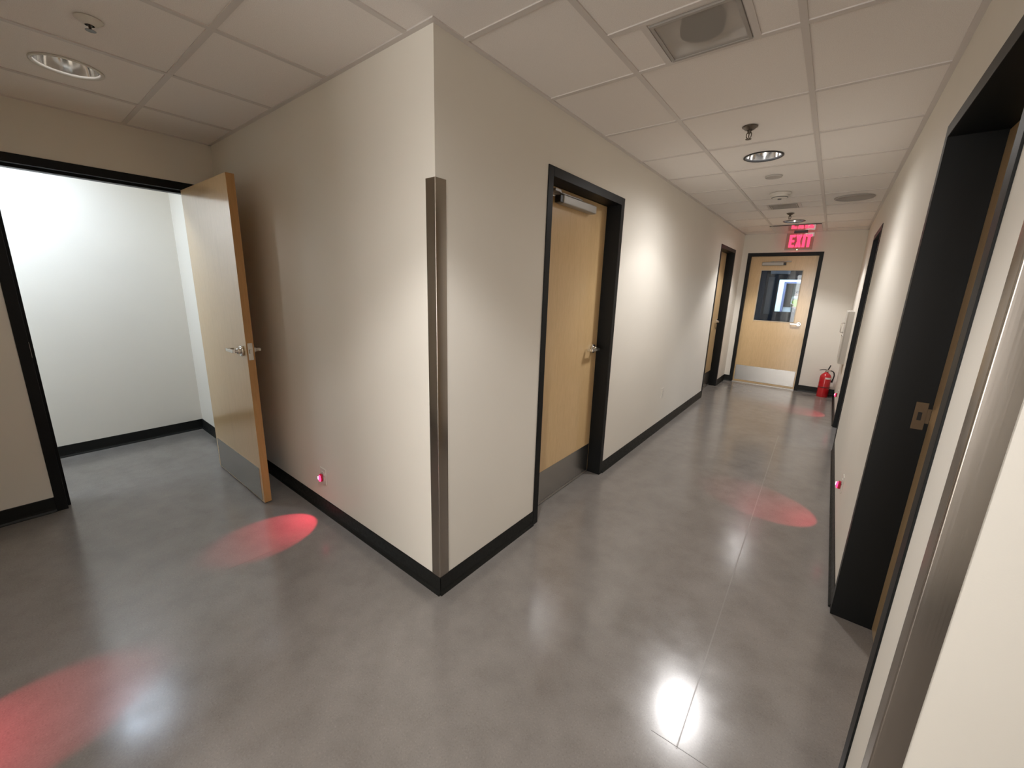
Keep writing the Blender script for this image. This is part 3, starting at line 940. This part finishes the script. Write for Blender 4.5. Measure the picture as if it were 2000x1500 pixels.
# ------------------------------------------------------------------ beyond the end door
d7 = empty('door_7', (.18, 8.6, 0), 0, kind='structure')
GREYDOOR, *_ = mat('dark_blue_grey_door', (.075, .085, .115), .45)
MIDGREY, *_ = mat('mid_grey_panel', (.22, .24, .28), .5)
w0, w1, h0, h1 = .415-.18, .93-.18, 1.19, 1.818
lf = obj('door_leaf', leaf_mesh(0, 1.12, .02, .06, .01, 2.1, (w0, w1, h0, h1)), GREYDOOR, d7)
bm = new_bm()
for q in ((w0-.02, w0, h0-.02, h1+.02), (w1, w1+.02, h0-.02, h1+.02), (w0, w1, h0-.02, h0), (w0, w1, h1, h1+.02)):
    box(bm, q[0], q[1], .012, .068, q[2], q[3])
vf = obj('vision_frame', bm, mat('slate_bead', (.05, .055, .08), .4)[0], lf)
bm = new_bm(); box(bm, w0, w1, .038, .042, h0, h1); obj('glass_pane', bm, GLASS, vf)
bm = new_bm(); box(bm, .050, .160, .008, .02, 1.13, 1.865); obj('wide_stile', bm, MIDGREY, lf)
bm = new_bm(); box(bm, .07, .40, -.04, .02, 1.925, 2.0); obj('door_closer', bm, mat('pale_blue_cover', (.75, .80, .88), .4)[0], lf, bevel=.006)
lever(lf, .80, .02, 1.07, -1, -1)

# doorway in the bright far room, hall behind it
SLATE, *_ = mat('slate_door', (.10, .11, .13), .5)
d8 = empty('door_8', (.296, 11.2, 0), 0, kind='structure')
bm = new_bm()
for q in ((0, .045, 0, 1.84), (.045, .90, 1.80, 1.84), (.855, .90, 0, 1.80)): box(bm, q[0], q[1], -.02, .12, q[2], q[3])
obj('door_frame', bm, mat('violet_grey_frame', (.13, .12, .20), .5)[0], d8, bevel=.002)
bxo('door_leaf', (-.08, .108, 1.3, 1.345, .01, 1.88), SLATE, d8, .002)
e = empty('white_cabinet', (.335, 12.1, 0), 0, 'low white cabinet seen through both door windows beside the standing person', 'cabinet')
bxo('cabinet_body', (-.06, .125, 0, .35, .02, 1.17), LABEL, e)
bxo('cabinet_top', (-.07, .135, -.015, .36, 1.17, 1.19), LABEL, e, .003)

# person
def skin_figure(name, verts, edges, radii, mt, parent, levels=2):
    me = bpy.data.meshes.new(name); me.from_pydata(verts, edges, []); me.materials.append(mt)
    o = bpy.data.objects.new(name, me); COL.objects.link(o); o.parent = parent
    sk = o.modifiers.new('skin', 'SKIN'); sk.use_smooth_shade = True
    for i, r in enumerate(radii):
        me.skin_vertices[0].data[i].radius = r if isinstance(r, tuple) else (r, r)
    me.skin_vertices[0].data[0].use_root = True
    s = o.modifiers.new('sub', 'SUBSURF'); s.levels = levels; s.render_levels = levels
    return o
e = empty('person', (.03, 21.0, 0), math.radians(15), 'person in a yellow green safety vest standing in the bright room beyond both doors', 'person')
SKIN, *_ = mat('skin', (.50, .30, .20), .5)
VEST, *_ = mat('safety_vest', (.55, .75, .10), .6)
SHIRT, *_ = mat('pale_shirt', (.62, .60, .50), .7)
TROUS, *_ = mat('dark_trousers', (.02, .022, .03), .7)
HAIR, *_ = mat('dark_hair', (.03, .02, .015), .6)
V = [(0,0,.92),(0,0,1.05),(0,.005,1.22),(0,0,1.36),(0,0,1.44),(0,-.01,1.50),(0,-.012,1.56),(0,-.005,1.63),
     (.09,0,.88),(.10,-.01,.50),(.10,.01,.09),(.10,-.10,.045),(-.09,0,.88),(-.10,-.01,.50),(-.10,.01,.09),(-.10,-.10,.045),
     (.17,0,1.38),(.22,.0,1.12),(.20,-.10,.92),(.19,-.13,.85),(-.17,0,1.38),(-.23,-.02,1.14),(-.16,-.20,1.08),(-.12,-.26,1.08)]
Ed = [(0,1),(1,2),(2,3),(3,4),(4,5),(5,6),(6,7),(0,8),(8,9),(9,10),(10,11),(0,12),(12,13),(13,14),(14,15),(3,16),(16,17),(17,18),(18,19),(3,20),(20,21),(21,22),(22,23)]
Rr = [(.13,.10),(.13,.095),(.15,.105),(.15,.10),.055,.075,.088,.07,.088,.058,.042,.038,.088,.058,.042,.038,.055,.043,.032,.035,.055,.043,.032,.035]
body = skin_figure('body', V, Ed, Rr, SKIN, e)
V2 = [(0,0,.96),(0,0,1.05),(0,.005,1.22),(0,0,1.36),(0,0,1.41)]
vest = skin_figure('vest', V2, [(0,1),(1,2),(2,3),(3,4)], [(.155,.12),(.15,.115),(.168,.125),(.165,.12),(.09,.08)], VEST, e)
V3 = [(0,0,.93),(.09,0,.86),(.10,-.01,.50),(.10,.01,.10),(-.09,0,.86),(-.10,-.01,.50),(-.10,.01,.10)]
skin_figure('trousers', V3, [(0,1),(1,2),(2,3),(0,4),(4,5),(5,6)], [(.15,.12),.105,.075,.06,.105,.075,.06], TROUS, e)
V4 = [(.0,0,1.37),(.17,0,1.38),(.22,0,1.12),(-.17,0,1.38),(-.23,-.02,1.14),(-.17,-.18,1.09)]
skin_figure('shirt', V4, [(0,1),(1,2),(0,3),(3,4),(4,5)], [(.14,.11),.075,.058,.075,.058,.046], SHIRT, e)
bm = new_bm(); bmesh.ops.create_uvsphere(bm, u_segments=20, v_segments=12, radius=.098)
for v in bm.verts:
    v.co = Vector((v.co.x*.92, v.co.y*1.08+.012, v.co.z*.9+1.605))
for v in [v for v in bm.verts if v.co.z < 1.575 and v.co.y < .03]: bm.verts.remove(v)
obj('hair', bm, HAIR, e, smooth=True)
for sx in (-1, 1):
    bm = new_bm(); bmesh.ops.create_icosphere(bm, subdivisions=1, radius=.009, matrix=Matrix.Translation((sx*.03, -.094, 1.575)))
    obj('eye', bm, HAIR, e)
